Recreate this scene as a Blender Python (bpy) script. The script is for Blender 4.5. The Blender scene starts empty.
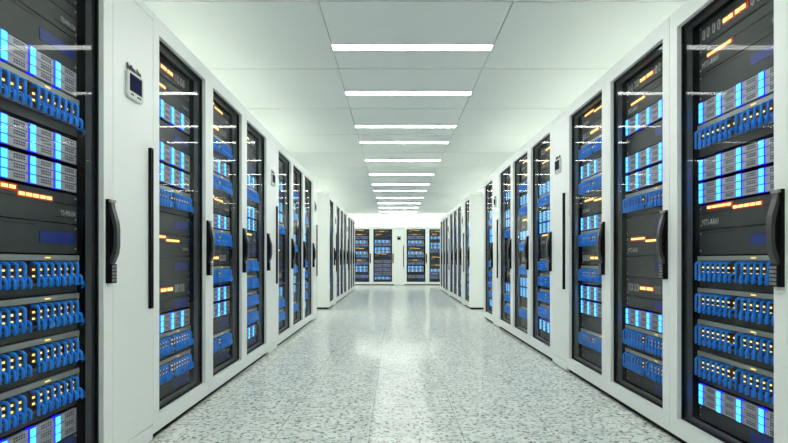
import bpy, bmesh, math
from mathutils import Vector, Matrix
PI = math.pi
SC = bpy.context.scene
COL = SC.collection

# ------------------------------------------------------------------ materials
MATS = {}
def principled(name, color, rough=0.5, metal=0.0, emit=None, strength=0.0, spec=0.5, bump=None):
    m = bpy.data.materials.new(name); m.use_nodes = True
    b = m.node_tree.nodes['Principled BSDF']
    b.inputs['Base Color'].default_value = (*color, 1)
    b.inputs['Roughness'].default_value = rough
    b.inputs['Metallic'].default_value = metal
    b.inputs['Specular IOR Level'].default_value = spec
    if emit:
        b.inputs['Emission Color'].default_value = (*emit, 1)
        b.inputs['Emission Strength'].default_value = strength
    if bump:
        nt = m.node_tree
        tc = nt.nodes.new('ShaderNodeTexCoord'); n = nt.nodes.new('ShaderNodeTexNoise'); bp = nt.nodes.new('ShaderNodeBump')
        n.inputs['Scale'].default_value = bump[0]; n.inputs['Detail'].default_value = 3
        bp.inputs['Strength'].default_value = bump[1]; bp.inputs['Distance'].default_value = 0.001
        nt.links.new(tc.outputs['Object'], n.inputs['Vector']); nt.links.new(n.outputs['Fac'], bp.inputs['Height'])
        nt.links.new(bp.outputs['Normal'], b.inputs['Normal'])
    MATS[name] = m
    return m

WHITE = principled('white_powder_coat', (0.86, 0.885, 0.855), 0.38, bump=(900, 0.05))
CEILM = principled('ceiling_panel', (0.86, 0.885, 0.855), 0.8, bump=(600, 0.08))
WALLM = principled('wall_paint', (0.86, 0.885, 0.855), 0.8, bump=(300, 0.08))
GAPM = principled('ceiling_gap', (0.10, 0.10, 0.10), 0.9)
BLACK = principled('black_plastic', (0.004, 0.004, 0.005), 0.5, spec=0.15)
LINER = principled('dark_liner', (0.006, 0.006, 0.007), 0.7, spec=0.1)
DARK = principled('dark_steel', (0.034, 0.038, 0.038), 0.5, 0.1, bump=(400, 0.05))
LEVER = principled('lever_grey', (0.04, 0.044, 0.048), 0.35)
KEY = principled('key_grey', (0.22, 0.23, 0.24), 0.5)
GREY = principled('grey_steel', (0.15, 0.16, 0.17), 0.4, 0.3)
FRAMEG = principled('patch_frame', (0.30, 0.31, 0.29), 0.4, 0.2)
SILVER = principled('module_silver', (0.39, 0.38, 0.44), 0.4, 0.1)
PILL = principled('pill_grey', (0.36, 0.37, 0.37), 0.4)
DOTM = principled('grille_hole', (0.03, 0.03, 0.035), 0.6)
SCREWM = principled('screw', (0.55, 0.57, 0.58), 0.3, 0.6)
BLUEM = principled('blue_label', (0.006, 0.02, 0.22), 0.4)
TEXTM = principled('print_grey', (0.65, 0.67, 0.67), 0.5)
PORTM = principled('port_field', (0.035, 0.008, 0.004), 0.5)
CABLE = principled('blue_cable', (0.0, 0.26, 1.0), 0.45)
CTRL = principled('controller_grey', (0.58, 0.62, 0.60), 0.4)
SCREEN = principled('screen_blue', (0.001, 0.002, 0.015), 0.6, spec=0.05, emit=(0.0, 0.01, 0.12), strength=0.16)
LOGO = principled('logo_black', (0.004, 0.004, 0.004), 0.5)
LEDC = principled('cyan_light', (0.05, 0.2, 0.3), 0.4, emit=(0.07, 0.72, 1.0), strength=1.15)
GLOWB = principled('blue_glow_rim', (0.0, 0.0, 0.2), 0.4, emit=(0.012, 0.0, 1.0), strength=1.2)  # blue glow at the light bar edges, painted as a lit rim
LEDA = principled('amber_light', (0.3, 0.2, 0.0), 0.4, emit=(1.0, 0.80, 0.25), strength=1.1)
GLOWR = principled('red_glow', (0.1, 0.01, 0.0), 0.4, emit=(0.8, 0.015, 0.0), strength=0.38)  # red glow around the amber lights, painted as glowing strips
LEDY = principled('yellow_light', (0.3, 0.25, 0.05), 0.4, emit=(1.0, 0.72, 0.18), strength=1.0)
LAMP = principled('lamp_diffuser', (0.9, 0.9, 0.9), 0.5, emit=(0.97, 1.0, 0.955), strength=17.0)
UPL = principled('added_uplight_tube', (0.9, 0.9, 0.9), 0.5, emit=(0.96, 1.0, 0.95), strength=60.0)  # tube of the unseen uplights added to make the far-end glow

GR = (0.0022, 0.16)
def glass():
    m = bpy.data.materials.new('door_glass'); m.use_nodes = True
    nt = m.node_tree; nt.nodes.clear()
    o = nt.nodes.new('ShaderNodeOutputMaterial'); mx = nt.nodes.new('ShaderNodeMixShader')
    t = nt.nodes.new('ShaderNodeBsdfTransparent'); g = nt.nodes.new('ShaderNodeBsdfGlossy')
    t.inputs['Color'].default_value = (0.965, 0.975, 0.97, 1)
    g.inputs['Color'].default_value = (1, 1, 1, 1); g.inputs['Roughness'].default_value = 0.0
    # coated glass: low reflection face on, rising towards grazing angles
    lw = nt.nodes.new('ShaderNodeLayerWeight'); lw.inputs['Blend'].default_value = 0.5
    pw = nt.nodes.new('ShaderNodeMath'); pw.operation = 'POWER'; pw.inputs[1].default_value = 5.0
    mr = nt.nodes.new('ShaderNodeMapRange'); mr.inputs['To Min'].default_value = GR[0]; mr.inputs['To Max'].default_value = GR[1]
    nt.links.new(lw.outputs['Facing'], pw.inputs[0]); nt.links.new(pw.outputs[0], mr.inputs['Value'])
    nt.links.new(mr.outputs[0], mx.inputs[0]); nt.links.new(t.outputs[0], mx.inputs[1]); nt.links.new(g.outputs[0], mx.inputs[2])
    nt.links.new(mx.outputs[0], o.inputs['Surface'])
    return m
GLASS = glass()

def floor_mat():
    m = bpy.data.materials.new('speckled_stone'); m.use_nodes = True
    nt = m.node_tree; N = nt.nodes; L = nt.links
    b = N['Principled BSDF']; b.inputs['Roughness'].default_value = 0.10; b.inputs['Specular IOR Level'].default_value = 0.22
    tc = N.new('ShaderNodeTexCoord')
    def noise(scale, detail, rough, off):
        mp = N.new('ShaderNodeMapping'); mp.inputs['Location'].default_value = off
        n = N.new('ShaderNodeTexNoise'); n.inputs['Scale'].default_value = scale
        n.inputs['Detail'].default_value = detail; n.inputs['Roughness'].default_value = rough
        L.new(tc.outputs['Object'], mp.inputs['Vector']); L.new(mp.outputs[0], n.inputs['Vector']); return n.outputs['Fac']
    def ramp(fac, stops):
        r = N.new('ShaderNodeValToRGB'); e = r.color_ramp.elements
        while len(e) < len(stops): e.new(0.5)
        for k, (p, c) in enumerate(stops): e[k].position = p; e[k].color = (*c, 1)
        L.new(fac, r.inputs[0]); return r.outputs['Color']
    def mix(mode, fac, a, c):
        x = N.new('ShaderNodeMix'); x.data_type = 'RGBA'; x.blend_type = mode
        if isinstance(fac, float): x.inputs[0].default_value = fac
        else: L.new(fac, x.inputs[0])
        L.new(a, x.inputs[6]); L.new(c, x.inputs[7]); return x.outputs[2]
    base = ramp(noise(9, 4, 0.6, (3, 1, 0)), [(0.3, (0.66, 0.70, 0.67)), (0.5, (0.82, 0.85, 0.81)), (0.7, (0.92, 0.94, 0.90))])
    mott = ramp(noise(32, 3, 0.6, (7, 5, 0)), [(0.34, (0.46, 0.49, 0.49)), (0.49, (1, 1, 1)), (1.0, (1, 1, 1))])
    c = mix('MULTIPLY', 1.0, base, mott)
    spk = ramp(noise(46, 2, 0.5, (1, 9, 2)), [(0.29, (0.04, 0.05, 0.06)), (0.36, (0.38, 0.41, 0.41)), (0.42, (1, 1, 1))])
    c = mix('MULTIPLY', 1.0, c, spk)
    vo = N.new('ShaderNodeTexVoronoi'); vo.inputs['Scale'].default_value = 34
    L.new(tc.outputs['Object'], vo.inputs['Vector'])
    sep = N.new('ShaderNodeSeparateColor'); L.new(vo.outputs['Color'], sep.inputs[0])
    pick = N.new('ShaderNodeMath'); pick.operation = 'GREATER_THAN'; pick.inputs[1].default_value = 0.90; L.new(sep.outputs[0], pick.inputs[0])
    near = N.new('ShaderNodeMath'); near.operation = 'LESS_THAN'; near.inputs[1].default_value = 0.27; L.new(vo.outputs['Distance'], near.inputs[0])
    both = N.new('ShaderNodeMath'); both.operation = 'MULTIPLY'; L.new(pick.outputs[0], both.inputs[0]); L.new(near.outputs[0], both.inputs[1])
    dk = N.new('ShaderNodeRGB'); dk.outputs[0].default_value = (0.13, 0.15, 0.16, 1)
    c = mix('MIX', both.outputs[0], c, dk.outputs[0])
    # thin joints between the stone tiles
    sx = N.new('ShaderNodeSeparateXYZ'); L.new(tc.outputs['Object'], sx.inputs[0])
    def joint(out, size, off, w):
        a = N.new('ShaderNodeMath'); a.operation = 'SUBTRACT'; L.new(out, a.inputs[0]); a.inputs[1].default_value = off
        p = N.new('ShaderNodeMath'); p.operation = 'PINGPONG'; L.new(a.outputs[0], p.inputs[0]); p.inputs[1].default_value = size / 2
        l = N.new('ShaderNodeMath'); l.operation = 'LESS_THAN'; L.new(p.outputs[0], l.inputs[0]); l.inputs[1].default_value = w
        return l.outputs[0]
    j1 = joint(sx.outputs['X'], 0.4575, -0.122, 0.0016); j2 = joint(sx.outputs['Y'], 1.83, 3.22, 0.0012)
    mxx = N.new('ShaderNodeMath'); mxx.operation = 'MAXIMUM'; L.new(j1, mxx.inputs[0]); L.new(j2, mxx.inputs[1])
    jm = N.new('ShaderNodeMath'); jm.operation = 'MULTIPLY'; jm.inputs[1].default_value = 0.75; L.new(mxx.outputs[0], jm.inputs[0])
    jc = N.new('ShaderNodeRGB'); jc.outputs[0].default_value = (0.16, 0.18, 0.17, 1)
    c = mix('MIX', jm.outputs[0], c, jc.outputs[0])
    L.new(c, b.inputs['Base Color']); b.inputs['Specular IOR Level'].default_value = 0.0; b.inputs['Roughness'].default_value = 0.9
    # polished, sealed surface: a weak mirror that grows towards grazing angles
    rn = N.new('ShaderNodeMapRange'); rn.inputs['To Min'].default_value = 0.05; rn.inputs['To Max'].default_value = 0.17
    L.new(noise(60, 3, 0.5, (4, 4, 4)), rn.inputs['Value'])
    gl = N.new('ShaderNodeBsdfGlossy'); L.new(rn.outputs[0], gl.inputs['Roughness'])
    lw = N.new('ShaderNodeLayerWeight'); lw.inputs['Blend'].default_value = 0.5
    pw = N.new('ShaderNodeMath'); pw.operation = 'POWER'; pw.inputs[1].default_value = 5.0; L.new(lw.outputs['Facing'], pw.inputs[0])
    mr = N.new('ShaderNodeMapRange'); mr.inputs['To Min'].default_value = 0.012; mr.inputs['To Max'].default_value = 0.50; L.new(pw.outputs[0], mr.inputs['Value'])
    ms = N.new('ShaderNodeMixShader'); L.new(mr.outputs[0], ms.inputs[0]); L.new(b.outputs[0], ms.inputs[1]); L.new(gl.outputs[0], ms.inputs[2])
    L.new(ms.outputs[0], N['Material Output'].inputs['Surface'])
    return m
FLOORM = floor_mat()

# ------------------------------------------------------------------ mesh building
class MB:
    def __init__(s): s.v = []; s.f = []; s.mi = []; s.mats = []; s.smooth = []
    def m(s, mat):
        if mat not in s.mats: s.mats.append(mat)
        return s.mats.index(mat)
    def box(s, x0, x1, y0, y1, z0, z1, mat):
        k = len(s.v); i = s.m(mat)
        s.v += [(x0,y0,z0),(x1,y0,z0),(x1,y1,z0),(x0,y1,z0),(x0,y0,z1),(x1,y0,z1),(x1,y1,z1),(x0,y1,z1)]
        for f in ((0,3,2,1),(4,5,6,7),(0,1,5,4),(1,2,6,5),(2,3,7,6),(3,0,4,7)):
            s.f.append(tuple(k+j for j in f)); s.mi.append(i); s.smooth.append(False)
        return s
    def ring(s, ox, oz0, oz1, ix, iz0, iz1, y0, y1, mat):
        """rectangular frame lying in XZ"""
        k = len(s.v); i = s.m(mat)
        o = [(-ox,oz0),(ox,oz0),(ox,oz1),(-ox,oz1)]; n = [(-ix,iz0),(ix,iz0),(ix,iz1),(-ix,iz1)]
        for y in (y0, y1):
            s.v += [(a,y,b) for a,b in o] + [(a,y,b) for a,b in n]
        for q in range(4):
            r = (q+1) % 4
            for f in ((q,r,4+r,4+q),(8+r,8+q,12+q,12+r),(r,q,8+q,8+r),(4+q,4+r,12+r,12+q)):
                s.f.append(tuple(k+j for j in f)); s.mi.append(i); s.smooth.append(False)
        return s
    def prism(s, pts, y0, y1, mat, axis='y'):
        """outline pts (a,b) extruded; axis y: (x,z) outline; axis x: (y,z) outline"""
        k = len(s.v); i = s.m(mat); n = len(pts)
        for t in (y0, y1):
            s.v += [((a,t,b) if axis == 'y' else (t,a,b)) for a,b in pts]
        F = [tuple(range(n)), tuple(reversed(range(n,2*n)))] + [(q,n+q,n+(q+1)%n,(q+1)%n) for q in range(n)]
        for f in F: s.f.append(tuple(k+j for j in f)); s.mi.append(i); s.smooth.append(False)
        return s
    def tube(s, path, r, mat, n=6):
        i = s.m(mat); k0 = len(s.v); P = [Vector(p) for p in path]
        for q, p in enumerate(P):
            t = (P[min(q+1,len(P)-1)] - P[max(q-1,0)]).normalized()
            u = t.cross(Vector((1,0,0)))
            if u.length < 0.1: u = t.cross(Vector((0,0,1)))
            u.normalize(); w = t.cross(u).normalized()
            for a in range(n):
                an = 2*PI*a/n; s.v.append(tuple(p + u*(r*math.cos(an)) + w*(r*math.sin(an))))
        for q in range(len(P)-1):
            for a in range(n):
                b = (a+1) % n
                s.f.append((k0+q*n+a, k0+q*n+b, k0+(q+1)*n+b, k0+(q+1)*n+a)); s.mi.append(i); s.smooth.append(True)
        s.f.append(tuple(k0+a for a in range(n))); s.mi.append(i); s.smooth.append(False)
        e = k0+(len(P)-1)*n
        s.f.append(tuple(e+a for a in range(n))); s.mi.append(i); s.smooth.append(False)
        return s
    def cyl(s, cx, cy, z0, z1, r, mat, n=12):
        return s.prism_z([(cx+r*math.cos(2*PI*a/n), cy+r*math.sin(2*PI*a/n)) for a in range(n)], z0, z1, mat)
    def prism_z(s, pts, z0, z1, mat):
        k = len(s.v); i = s.m(mat); n = len(pts)
        for t in (z0, z1): s.v += [(a,b,t) for a,b in pts]
        F = [tuple(range(n)), tuple(range(n,2*n))] + [(q,n+q,n+(q+1)%n,(q+1)%n) for q in range(n)]
        for f in F: s.f.append(tuple(k+j for j in f)); s.mi.append(i); s.smooth.append(False)
        return s
    def text(s, txt, size, x, y, z, mat, width=None):
        V, F = text_geo(txt)
        w = max(v[0] for v in V); sc = size; sx = size if width is None else width / w
        k = len(s.v); i = s.m(mat)
        s.v += [(x+v[0]*sx, y, z+v[1]*sc) for v in V]
        for f in F: s.f.append(tuple(k+j for j in f)); s.mi.append(i); s.smooth.append(False)
        return s
    def mesh(s, name):
        me = bpy.data.meshes.new(name)
        me.from_pydata(s.v, [], s.f)
        for mt in s.mats: me.materials.append(mt)
        me.polygons.foreach_set('material_index', s.mi)
        me.polygons.foreach_set('use_smooth', s.smooth)
        bm = bmesh.new(); bm.from_mesh(me); bmesh.ops.recalc_face_normals(bm, faces=bm.faces); bm.to_mesh(me); bm.free()
        return me

_TG = {}
def text_geo(txt):
    if txt not in _TG:
        cu = bpy.data.curves.new('t', 'FONT'); cu.body = txt; cu.size = 1.0; cu.resolution_u = 1
        ob = bpy.data.objects.new('t', cu); COL.objects.link(ob)
        dg = bpy.context.evaluated_depsgraph_get(); me = ob.evaluated_get(dg).to_mesh()
        _TG[txt] = ([tuple(v.co) for v in me.vertices], [tuple(p.vertices) for p in me.polygons])
        bpy.data.objects.remove(ob); bpy.data.curves.remove(cu)
    return _TG[txt]

def obj(name, me, parent=None, loc=(0,0,0)):
    if isinstance(me, MB): me = me.mesh(name)
    o = bpy.data.objects.new(name, me); COL.objects.link(o); o.location = loc
    if parent: o.parent = parent
    return o
def empty(name, label, cat, loc=(0,0,0), rz=0, group=None):
    o = bpy.data.objects.new(name, None); COL.objects.link(o); o.empty_display_size = 0.05
    o.location = loc; o.rotation_euler = (0,0,rz); o['label'] = label; o['category'] = cat
    if group: o['group'] = group
    return o
def bevel(o, w=0.0015, seg=2):
    m = o.modifiers.new('Bevel', 'BEVEL'); m.width = w; m.segments = seg; m.limit_method = 'ANGLE'; m.angle_limit = 0.7
    return o
KIDS = {}
def add_kid(p, c): KIDS.setdefault(p.name, []).append(c)
def copy_tree(o, parent=None):
    c = o.copy(); COL.objects.link(c); c.parent = parent
    for ch in KIDS.get(o.name, []): copy_tree_kid(ch, c)
    return c
def copy_tree_kid(o, parent):
    c = o.copy(); COL.objects.link(c); c.parent = parent; add_kid(parent, c)
    for ch in KIDS.get(o.name, []): copy_tree_kid(ch, c)
def part(name, me, parent, loc=(0,0,0)):
    o = obj(name, me, parent, loc); add_kid(parent, o); return o

# ------------------------------------------------------------------ sizes
B = 0.035          # gap under the cabinets
W = 0.791          # glass-door cabinet pitch
S = 0.370          # cooling unit pitch
H = 2.0
DEP = 0.90
FACE = 0.088       # how far the equipment fronts sit behind the door front

# ------------------------------------------------------------------ cabinet
def foot_mesh():
    b = MB(); b.cyl(0, 0, 0.0, 0.010, 0.026, BLACK); b.cyl(0, 0, 0.010, B+0.001, 0.014, BLACK); return b.mesh('foot')
FOOT = foot_mesh()

def handle_mesh():
    b = MB()
    b.box(-0.021, 0.021, -0.012, 0, 0.0, 0.334, BLACK)
    b.prism([(-0.011,0.300),(-0.032,0.242),(-0.034,0.215),(-0.034,0.150),(-0.030,0.122),(-0.011,0.090)], -0.010, 0.010, BLACK, axis='x')
    # bowed lever
    p = [(-0.010,0.326),(-0.018,0.326),(-0.022,0.300),(-0.038,0.245),(-0.041,0.215),(-0.041,0.150),(-0.037,0.118),(-0.022,0.080),(-0.010,0.074),
         (-0.010,0.090),(-0.024,0.128),(-0.028,0.155),(-0.028,0.212),(-0.024,0.238),(-0.010,0.296)]
    b.prism(p, -0.014, 0.014, LEVER, axis='x')
    b.box(-0.019, 0.019, -0.022, -0.010, 0.322, 0.332, FRAMEG)
    return b.mesh('handle')
def keypad_mesh():
    b = MB(); b.box(-0.020, 0.020, -0.024, -0.010, 0.0, 0.076, BLACK)
    for r in range(5):
        for c in range(3):
            b.box(-0.017+c*0.0118, -0.0092+c*0.0118, -0.026, -0.024, 0.006+r*0.0138, 0.016+r*0.0138, KEY)
    return b.mesh('keypad')

def make_cabinet():
    t = empty('server_cabinet', '', 'server cabinet')
    hw = W/2 - 0.0012
    b = MB(); z0, z1 = B, B+H-0.03
    b.box(-hw, -hw+0.022, 0.031, DEP, z0, z1, WHITE); b.box(hw-0.022, hw, 0.031, DEP, z0, z1, WHITE)
    b.box(-hw+0.022, hw-0.022, 0.031, DEP, z1-0.022, z1, WHITE); b.box(-hw+0.022, hw-0.022, 0.031, DEP, z0, z0+0.022, WHITE)
    b.box(-hw+0.022, hw-0.022, DEP-0.02, DEP, z0+0.022, z1-0.022, WHITE)
    c = 0.0225
    b.box(-hw+c, -hw+c+0.003, 0.032, DEP-0.024, z0+c, z1-c, LINER); b.box(hw-c-0.003, hw-c, 0.032, DEP-0.024, z0+c, z1-c, LINER)
    b.box(-hw+c+0.003, hw-c-0.003, 0.032, DEP-0.024, z1-c-0.003, z1-c, LINER); b.box(-hw+c+0.003, hw-c-0.003, 0.032, DEP-0.024, z0+c, z0+c+0.003, LINER)
    b.box(-hw+c, hw-c, DEP-0.024, DEP-0.021, z0+c, z1-c, LINER)
    part('body', b, t)
    d = part('door', MB().ring(hw, B, B+H, 0.326, B+0.081, B+1.918, 0.0, 0.030, WHITE), t); bevel(d)
    part('gasket', MB().ring(0.3255, B+0.0815, B+1.9175, 0.314, B+0.093, B+1.906, 0.020, 0.029, BLACK), d)
    part('glass_pane', MB().box(-0.314, 0.314, 0.0225, 0.0265, B+0.093, B+1.906, GLASS), d)
    part('handle', handle_mesh(), d, (0.360, 0, B+0.733)); part('keypad', keypad_mesh(), d, (0.360, 0, B+0.733))
    part('mounting_frame', MB().ring(0.357, B+0.050, B+1.950, 0.321, B+0.094, B+1.908, 0.046, 0.070, GREY), t)
    for s in (-1, 1):
        rl = MB(); a, c2 = sorted((s*0.2955, s*0.371)); rl.box(a, c2, 0.090, 0.80, B+0.07, B+1.92, LINER)
        part('rack_rail', rl, t)
    part('under_shade', MB().box(-hw+0.004, hw-0.004, 0.022, DEP-0.02, 0.006, B-0.001, LINER), t)  # black box added as the shadow in the gap under the cabinet
    for sx in (-1, 1):
        for y in (0.07, DEP-0.07):
            part('foot', FOOT, t, (sx*(hw-0.05), y, 0))
    return t

def make_cooler():
    t = empty('cooling_unit', '', 'cooling unit')
    hw = S/2 - 0.0012
    b = MB(); b.box(-hw, hw, 0.031, DEP, B, B+H-0.03, WHITE); part('body', b, t)
    d = part('door', MB().box(-hw, hw, 0.0, 0.030, B+0.048, B+1.964, WHITE), t); bevel(d)
    h = MB(); h.box(0.134, 0.160, -0.006, 0.0, B+0.600, B+1.348, BLACK); h.box(0.134, 0.140, -0.014, -0.006, B+0.600, B+1.348, BLACK)
    h.box(0.154, 0.160, -0.014, -0.006, B+0.600, B+1.348, BLACK); h.box(0.134, 0.160, -0.014, -0.006, B+0.600, B+0.612, BLACK); h.box(0.134, 0.160, -0.014, -0.006, B+1.336, B+1.348, BLACK)
    h.box(0.140, 0.154, -0.010, -0.006, B+0.612, B+1.336, LEVER)
    part('bar_handle', h, d)
    bevel(part('plinth', MB().box(-hw, hw, 0.0, 0.030, 0.010, B+0.045, WHITE), t)); bevel(part('top_trim', MB().box(-hw, hw, 0.0, 0.030, B+1.967, B+H, WHITE), t))
    # wall controller with rounded corners
    c = MB(); pts = []; w2, h2, r = 0.073, 0.058, 0.016
    for cx, cz, a0 in ((w2-r, h2-r, 0), (-w2+r, h2-r, 90), (-w2+r, -h2+r, 180), (w2-r, -h2+r, 270)):
        for k in range(5):
            a = math.radians(a0 + k*22.5); pts.append((cx + r*math.cos(a), cz + r*math.sin(a)))
    c.prism(pts, -0.012, 0.0, CTRL)
    co = part('controller', c, t, (-0.012, 0.0, B+1.582)); bevel(co, 0.002)
    part('screen', MB().box(-0.055, 0.055, -0.0135, -0.012, -0.028, 0.046, BLACK).box(-0.050, 0.050, -0.0140, -0.0135, -0.023, 0.041, SCREEN), co)
    part('button', MB().box(-0.045, -0.022, -0.014, -0.012, -0.045, -0.038, LEVER), co); part('button', MB().box(0.012, 0.045, -0.014, -0.012, -0.045, -0.038, LEVER), co)
    lg = MB().text('Bulline-line', 0.036, -0.066, -0.003, 0.062, LOGO, width=0.13)
    for q, (dx, dz) in enumerate(((0.002,0),(0.004,0),(-0.002,0.001),(0.001,0.003),(0.003,0.003),(0.001,-0.002),(0.003,-0.002))): lg.text('Bulline-line', 0.036, -0.066+dx, -0.0031-q*0.0001, 0.062+dz, LOGO, width=0.13)
    lg.text('Bulline-line', 0.032, -0.0635, -0.0031, 0.0625, LOGO, width=0.125); lg.text('Bulline-line', 0.032, -0.0648, -0.0032, 0.0635, LOGO, width=0.125)
    part('logo', lg, co)
    for sx in (-1, 1):
        for y in (0.07, DEP-0.07): part('foot', FOOT, t, (sx*(hw-0.05), y, 0))
    return t

# ------------------------------------------------------------------ rack equipment; origin at bottom centre of the front, facing -Y
EW = 0.294
def chassis(b, h, mat=DARK, depth=0.5):
    b.box(-EW, EW, 0.0, depth, 0.0, h, mat)
def screws(b, h):
    for x in (-0.284, 0.284):
        for z in (0.018, h-0.018): b.prism([(x+0.004*math.cos(a*PI/3), z+0.004*math.sin(a*PI/3)) for a in range(6)], -0.002, 0.0, SCREWM)
def leds(b, x0, n, pitch, w, z0, z1, gap2=0):
    x = x0
    for k in range(n):
        b.box(x, x+w, -0.005, -0.002, z0, z1, LEDA); x += pitch
        if gap2 and k % 2: x += gap2
def texts(b, z):
    b.text('MTS-8A01', 0.038, -0.272, -0.0012, z, TEXTM, width=0.125); b.text('TS-MX158', 0.026, 0.190, -0.0012, z+0.008, TEXTM, width=0.092)

def unit_pills(h, det):
    b = MB(); chassis(b, h-0.004); screws(b, h)
    zc = h*0.46
    for x0 in (-0.265, 0.075):
        for k in range(4):
            x = x0 + k*0.037 + (0.006 if k > 1 else 0); hh, r = 0.022, 0.0095; pts = []
            for a in range(9): pts.append((x+0.0095 + r*math.cos(PI*a/8), zc+hh-r + r*math.sin(PI*a/8)))
            for a in range(9): pts.append((x+0.0095 - r*math.cos(PI*a/8), zc-hh+r - r*math.sin(PI*a/8)))
            b.prism(pts, -0.005, 0.0, PILL)
            b.box(x+0.007, x+0.012, -0.006, -0.005, zc-0.013, zc+0.013, DARK)
    b.box(-0.114, 0.056, -0.002, 0.0, zc-0.014, zc+0.014, GLOWR)
    leds(b, -0.108, 4, 0.036, 0.028, zc-0.008, zc+0.008, 0.012)
    b.box(-0.29, 0.29, -0.0015, 0.0, 0.002, 0.004, BLACK)
    return b
def unit_amber(h, det, both=True, top=False):
    b = MB(); chassis(b, h-0.004); screws(b, h)
    za = h*(0.85 if both else 0.55)
    b.box(-0.232, -0.044, -0.002, 0.0, za-0.011, za+0.012, GLOWR); leds(b, -0.226, 5, 0.036, 0.027, za-0.005, za+0.006)
    if both:
        zb = za - 0.016
        b.box(-0.044, 0.142, -0.002, 0.0, zb-0.010, zb+0.010, GLOWR); leds(b, -0.038, 5, 0.036, 0.027, zb-0.005, zb+0.006)
    texts(b, h*0.18)
    b.box(0.16, 0.29, -0.001, 0.0, h*0.18, h*0.20, LINER); b.box(-0.29, 0.29, -0.0015, 0.0, h*0.62, h*0.62+0.002, LINER)
    return b
def unit_blue(h, det):
    b = MB(); chassis(b, h-0.004); screws(b, h)
    zc = h*0.5; q = min(0.021, h*0.33)
    b.box(0.070, 0.272, -0.002, 0.0, zc-q, zc+q, BLUEM)
    b.box(-0.27, 0.05, -0.001, 0.0, h*0.86, h*0.86+0.0015, LINER)
    return b

def module_mesh(dots=True):
    b = MB(); b.box(0.030, 0.135, -0.012, 0.0, 0.001, 0.0285, SILVER)
    if dots:
        for r in range(2):
            for c in range(5): b.box(0.062+c*0.0115, 0.069+c*0.0115, -0.0127, -0.012, 0.009+r*0.0085, 0.0145+r*0.0085, DOTM)
        b.box(0.130, 0.1335, -0.0126, -0.012, 0.003, 0.0265, GREY)
    return b
def lightbar_mesh():
    b = MB(); b.box(-0.0045, 0.0335, -0.0135, 0.0, 0.0, 0.031, GLOWB); b.box(0.0025, 0.0275, -0.0165, -0.0135, 0.0015, 0.0280, LEDC); return b
ROWZ = (0.000, 0.031, 0.062)
COLX = (-0.274, -0.137, 0.000, 0.137)

def patch_face(b, h):
    chassis(b, h-0.004)
    b.box(-EW, EW, -0.010, 0.0, h-0.024, h-0.005, FRAMEG)
    b.box(-EW, EW, -0.006, 0.0, h-0.112, h-0.103, GREY)
    b.box(-EW, -EW+0.008, -0.008, 0.0, h-0.103, h-0.024, FRAMEG); b.box(EW-0.008, EW, -0.008, 0.0, h-0.103, h-0.024, FRAMEG)
    for s in (-1, 1):
        a, c = sorted((s*0.012, s*0.284)); b.box(a, c, -0.0015, 0.0, h-0.102, h-0.025, PORTM)
    b.box(0.085, 0.115, -0.0108, -0.010, h-0.017, h-0.012, LEDY)
    for g in (-0.276, 0.020):
        for k in range(7):
            for z in (h-0.056, h-0.078):
                b.box(g+k*0.038+0.010, g+k*0.038+0.021, -0.004, -0.0015, z-0.0035, z+0.0035, LEDY)
def cable_path(x, z, drop):
    P = [(x, -0.001, z), (x, -0.017, z+0.001)]
    for a in (20, 45, 70, 90):
        t = math.radians(a); P.append((x, -0.017-0.012*math.sin(t), z+0.001-0.012*(1-math.cos(t))))
    P += [(x, -0.029, z-drop)]
    return P
def cable_spots(h):
    for g in (-0.276, 0.020):
        for k in range(7):
            yield g+k*0.038+0.002, h-0.034, 0.080
            yield g+k*0.038+0.029, h-0.083, 0.034
def side_cable(h):
    return MB().tube([(0.270,-0.012,0.030),(0.300,-0.013,0.030),(0.318,-0.014,0.028),(0.322,-0.010,0.040),(0.330,-0.014,0.032),(0.322,-0.012,0.022),(0.324,-0.002,0.012)], 0.0032, CABLE, 5)

PROTO = {}
def proto(kind, h, det):
    key = (kind, round(h, 3), det)
    if key in PROTO: return PROTO[key]
    nm = {'pills':'network_server','amber1':'storage_server','amber':'storage_server','blue':'storage_server','blade':'blade_server','patch':'patch_panel'}[kind]
    if kind in ('pills','amber','amber1','blue'):
        b = {'pills':unit_pills, 'amber':unit_amber, 'blue':unit_blue, 'amber1':lambda h, d: unit_amber(h, d, False)}[kind](h, det)
        o = obj(nm, b)
    elif kind == 'blade':
        b = MB(); b.box(-EW, EW, 0.0, 0.5, 0.0, h-0.002, LINER)
        if det < 2:
            for z in ROWZ:
                for x in COLX:
                    for bb in (module_mesh(det == 1), lightbar_mesh()):
                        k = len(b.v); b.v += [(v[0]+x, v[1], v[2]+z) for v in bb.v]
                        for f, mi in zip(bb.f, bb.mi):
                            b.f.append(tuple(k+j for j in f)); b.mi.append(b.m(bb.mats[mi])); b.smooth.append(False)
            o = obj(nm, b)
        else:
            o = bpy.data.objects.new(nm, None); COL.objects.link(o); part('chassis', b, o)
            mm = module_mesh().mesh('server_module'); lm = lightbar_mesh().mesh('light_bar')
            for z in ROWZ:
                for x in COLX:
                    m = part('server_module', mm, o, (x, 0, z)); part('light_bar', lm, m)
    else:
        b = MB(); patch_face(b, h)
        if det < 2:
            for x, z, d in cable_spots(h): b.tube(cable_path(x, z, d), 0.0062, CABLE, 4)
            o = obj(nm, b)
        else:
            o = bpy.data.objects.new(nm, None); COL.objects.link(o); part('faceplate', b, o)
            long = MB().tube(cable_path(0, 0, 0.080), 0.0056, CABLE, 6).mesh('patch_cable'); short = MB().tube(cable_path(0, 0, 0.034), 0.0056, CABLE, 6).mesh('patch_cable')
            for x, z, d in cable_spots(h): part('patch_cable', long if d > 0.05 else short, o, (x, 0, z))
            part('side_cable', side_cable(h), o)
    PROTO[key] = o
    return o

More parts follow.
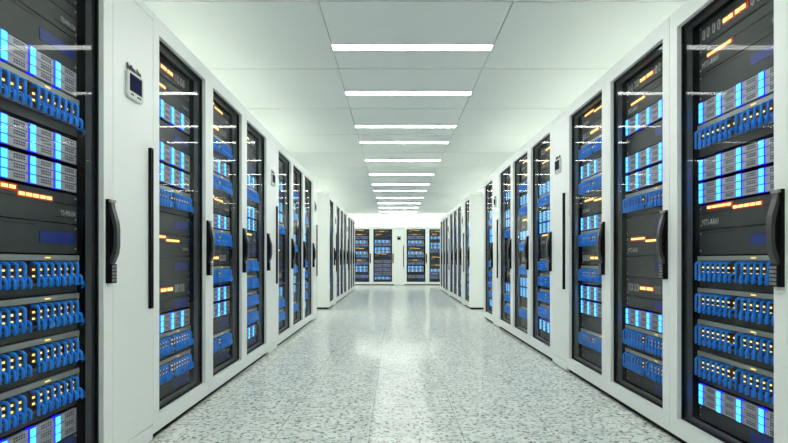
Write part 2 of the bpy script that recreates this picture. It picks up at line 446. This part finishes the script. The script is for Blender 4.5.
RACK = {
 'A': [('pills',1.800,1.905),('amber1',1.677,1.800),('blue',1.550,1.677),('blade',1.450,1.545),('patch',1.300,1.448),('blade',1.190,1.285),('blade',1.083,1.178),
       ('amber',0.963,1.078),('blue',0.850,0.963),('patch',0.703,0.848),('patch',0.558,0.703),('patch',0.413,0.558),('patch',0.268,0.413),('blade',0.168,0.263),('blue',0.096,0.166)],
 'B': [('amber',1.800,1.905),('pills',1.685,1.800),('patch',1.540,1.685),('blade',1.432,1.527),('patch',1.283,1.428),('amber',1.155,1.280),('blade',1.048,1.143),('patch',0.900,1.044),
       ('pills',0.792,0.900),('patch',0.652,0.790),('blade',0.545,0.640),('blade',0.435,0.530),('blue',0.325,0.430),('patch',0.182,0.322),('blue',0.096,0.180)],
 'C': [('pills',1.805,1.905),('amber1',1.680,1.803),('blade',1.575,1.670),('blue',1.455,1.570),('blade',1.352,1.447),('blade',1.240,1.335),('patch',1.085,1.225),('blue',0.966,1.083),
       ('amber',0.852,0.966),('blue',0.727,0.852),('pills',0.614,0.727),('blue',0.548,0.614),('blade',0.445,0.540),('patch',0.303,0.440),('patch',0.172,0.299),('blue',0.096,0.170)],
}
ORD = ['','first','second','third','fourth','fifth','sixth','seventh','eighth','ninth','tenth','eleventh','twelfth','thirteenth','fourteenth']
DESC = {'pills':('amber-lit server with grey slots','network server'), 'amber':('dark server with amber dashes','storage server'), 'blue':('dark server with blue label','storage server'),
        'blade':('blue-lit three-row blade server','blade server'), 'patch':('blue-cabled patch panel','patch panel')}

CAB = make_cabinet(); CAB0 = [CAB]
COOL = make_cooler(); COOL0 = [COOL]
USED = set()
def take(root, first):
    if first: return first.pop()
    return copy_tree(root)

def place_unit(kind, z0, z1, root, det, label, group):
    h = z1 - z0
    p = proto(kind, h, det)
    if p.name in USED: o = copy_tree(p)
    else: o = p; USED.add(p.name)
    rz = root.rotation_euler.z
    v = Matrix.Rotation(rz, 4, 'Z') @ Vector((0, FACE, 0))
    o.location = (root.location.x+v.x, root.location.y+v.y, B+z0); o.rotation_euler = (0,0,rz)
    k = 'amber' if kind == 'amber1' else kind
    o['label'] = label; o['category'] = DESC[k][1]; o['group'] = group

def row(seq, cx, start, dirn, rz, rowname, det_fn, along='y'):
    """seq of cabinets from the camera outward; start = near edge, advancing along +Y (or +X for the end row)"""
    pos = start; n = 0; m = 0
    total_m = seq.count('s')
    for c in seq:
        w = S if c == 's' else W
        mid = pos + w/2; pos += w
        loc = (cx, mid, 0) if along == 'y' else (mid, cx, 0)
        if c == 's':
            m += 1; t = take(COOL, COOL0)
            t['label'] = f'{"only" if total_m == 1 else ORD[m]} narrow white cooling unit with small blue screen, {rowname}'
            t['group'] = 'narrow cooling units between the cabinets'; t['category'] = 'cooling unit'
            t.location = loc; t.rotation_euler = (0,0,rz); continue
        n += 1; t = take(CAB, CAB0); t.location = loc; t.rotation_euler = (0,0,rz)
        frm = 'from the camera' if along == 'y' else 'from its west end'
        cut = ', cut by the photo edge' if (along == 'y' and n == 1 and 'near' in rowname) else ''
        t['label'] = (f'{ORD[n]} white glass-door server cabinet, {rowname}{cut}') if cut else f'{ORD[n]} white glass-door server cabinet {frm if along=="y" else ""}, {rowname}'.replace(' ,', ',')
        t['group'] = 'glass-door server cabinets'; t['category'] = 'server cabinet'
        tot = {}; cnt = {}
        for u in RACK[c]:
            k = 'amber' if u[0] == 'amber1' else u[0]; tot[k] = tot.get(k, 0) + 1
        det = det_fn(n)
        for kind, z0, z1 in RACK[c]:
            k = 'amber' if kind == 'amber1' else kind
            cnt[k] = cnt.get(k, 0) + 1
            which = 'only' if tot[k] == 1 else (ORD[cnt[k]] + '-highest' if cnt[k] > 1 else 'topmost')
            place_unit(kind, z0, z1, t, det, f'{which} {DESC[k][0]}, {ORD[n]} glass cabinet, {rowname}',
                       {'pills':'slotted servers', 'amber':'servers with amber dashes', 'blue':'servers with a blue label', 'blade':'blade servers', 'patch':'patch panels'}[k] + ' in the cabinets')
    return pos

AL, AR = -1.1435, 1.324
YL, YR = 1.432, 1.840
row('AsCBAsCBAs', AL, YL, 1, PI/2, 'near left row', lambda n: 2 if n <= 3 else 1)
row('ACBsABCsA', AR, YR, 1, -PI/2, 'near right row', lambda n: 2 if n <= 3 else 1)
row('AsCBAsCBA'[:9], AL, 9.62, 1, PI/2, 'far left row', lambda n: 0)
row('AsCBAsCBA'[:9], AR, 9.60, 1, -PI/2, 'far right row', lambda n: 0)
row('BAsBC', 19.06, -0.80-W, 1, 0, 'end row facing the aisle', lambda n: 1, along='x')

# ------------------------------------------------------------------ room
X0, X1, Y0, Y1 = -4.1, 4.4, -2.6, 21.2
CZ = 2.458
def struct(name, b, **k):
    o = obj(name, b); o['kind'] = 'structure'; return o
struct('floor', MB().box(X0-0.1, X1+0.1, Y0-0.1, Y1+0.1, -0.1, 0.0, FLOORM))
cb = MB(); PW, PD = 1.2008, 1.186
cb.box(X0-0.1, X1+0.1, Y0-0.1, Y1+0.1, CZ+0.03, CZ+0.10, GAPM)
for i in range(-4, 5):
    xa, xb = max(X0, -0.466+i*PW), min(X1, -0.466+(i+1)*PW)
    if xb - xa < 0.05: continue
    for j in range(-6, 17):
        ya, yb = max(Y0, 3.378+j*PD), min(Y1, 3.378+(j+1)*PD)
        if yb - ya < 0.05: continue
        cb.box(xa+0.003, xb-0.003, ya+0.007, yb-0.007, CZ, CZ+0.03, CEILM)
struct('ceiling', cb)
struct('wall_left', MB().box(X0-0.1, X0, Y0, Y1, 0.0, CZ+0.03, WALLM)); struct('wall_right', MB().box(X1, X1+0.1, Y0, Y1, 0.0, CZ+0.03, WALLM))
struct('wall_back', MB().box(X0-0.1, X1+0.1, Y1, Y1+0.1, 0.0, CZ+0.03, WALLM)); struct('wall_front', MB().box(X0-0.1, X1+0.1, Y0-0.1, Y0, 0.0, CZ+0.03, WALLM))

# ------------------------------------------------------------------ ceiling strip lights
LY = [4.087, 5.207, 6.494, 7.37, 8.70, 10.11, 11.42, 12.49, 13.87, 15.2, 16.5, 17.8]
LYN = [2.80, 1.60, 0.40, -0.9]
lamp0 = []
def lamp(x, y, label):
    if not lamp0:
        t = empty('ceiling_light', '', 'ceiling light')
        part('housing', MB().ring(0.600, -0.052, 0.052, 0.594, -0.048, 0.048, 0.0, 0.010, WHITE), t)
        KIDS[t.name][-1].rotation_euler = (-PI/2, 0, 0)
        KIDS[t.name][-1].location = (0, 0, 0.0)
        part('diffuser', MB().box(-0.594, 0.594, -0.048, 0.048, -0.007, -0.001, LAMP), t)
        lamp0.append(t)
    else: t = copy_tree(lamp0[0])
    t.location = (x, y, CZ); t['label'] = label; t['category'] = 'ceiling light'; t['group'] = 'white strip lights in the ceiling'
for k, y in enumerate(LY): lamp(-0.466+PW/2, y, f'{ORD[k+1]} glowing white ceiling strip light over the centre aisle')
for k, y in enumerate(LYN): lamp(-0.466+PW/2, y, f'white ceiling strip light over the aisle, {["just before the frame","above the camera","over the aisle entrance","behind the camera"][k]}')
for nm, sx in (('left', -2), ('right', 2)):
    for k, y in enumerate([LYN[1], LYN[0]] + LY): lamp(-0.466+PW/2+sx*PW, y, f'{ORD[k+1]} white ceiling strip light above the {nm} rows')
# unseen uplight troughs added for the far-end glow, on back wall and end row
UPP = {}
def uplight(x, y, z, rz, mat, label, group):
    if mat.name not in UPP:
        t = empty('added_uplight', '', 'uplight')
        part('trough', MB().box(-0.60, 0.60, -0.05, 0.05, 0.0, 0.02, WHITE).box(-0.60, 0.60, -0.055, -0.05, 0.0, 0.055, WHITE).box(-0.60, 0.60, 0.05, 0.055, 0.0, 0.055, WHITE), t)
        part('tube', MB().box(-0.59, 0.59, -0.025, 0.025, 0.021, 0.04, mat), t)
        UPP[mat.name] = t
    else: t = copy_tree(UPP[mat.name])
    t.location = (x, y, z); t.rotation_euler = (0, 0, rz); t['label'] = label; t['category'] = 'uplight'; t['group'] = group
TOP = B + H - 0.03
for k, x in enumerate((-2.7, -1.35, 0.0, 1.35, 2.7)):
    uplight(x, Y1-0.055, 1.75, 0, UPL, f'{ORD[k+1]} added white uplight on the wall behind the end row', 'added uplights behind the end row')
for k, x in enumerate((-1.19, 0.175, 1.54)):
    uplight(x, 19.06+0.55, TOP, 0, UPL, f'{ORD[k+1]} added white uplight lying on top of the end row', 'added uplights on the end row')

# ------------------------------------------------------------------ camera, world, render
cam = bpy.data.cameras.new('camera'); co = bpy.data.objects.new('camera', cam); COL.objects.link(co)
co.location = (0, 0, B+0.823); co.rotation_euler = (PI/2, 0, 0)
cam.sensor_width = 36; cam.lens = 547/788*36; cam.shift_y = (260.6-221.5)/788; cam.shift_x = -0.3/788; cam.clip_start = 0.05
SC.camera = co
w = bpy.data.worlds.new('world'); SC.world = w; w.use_nodes = True
w.node_tree.nodes['Background'].inputs[0].default_value = (0.9, 1, 0.92, 1); w.node_tree.nodes['Background'].inputs[1].default_value = 0.3
vs = SC.view_settings; vs.view_transform = 'Standard'; vs.look = 'None'; vs.gamma = 1; vs.exposure = 0.6; vs.use_curve_mapping = False
cy = SC.cycles
cy.max_bounces = 14; cy.diffuse_bounces = 8; cy.glossy_bounces = 6; cy.transparent_max_bounces = 24; cy.transmission_bounces = 8
cy.use_denoising = True; cy.use_adaptive_sampling = False; cy.denoising_input_passes = 'RGB_ALBEDO_NORMAL'; cy.denoising_prefilter = 'ACCURATE'
cy.sample_clamp_indirect = 8.0
cy.caustics_reflective = False; cy.caustics_refractive = False
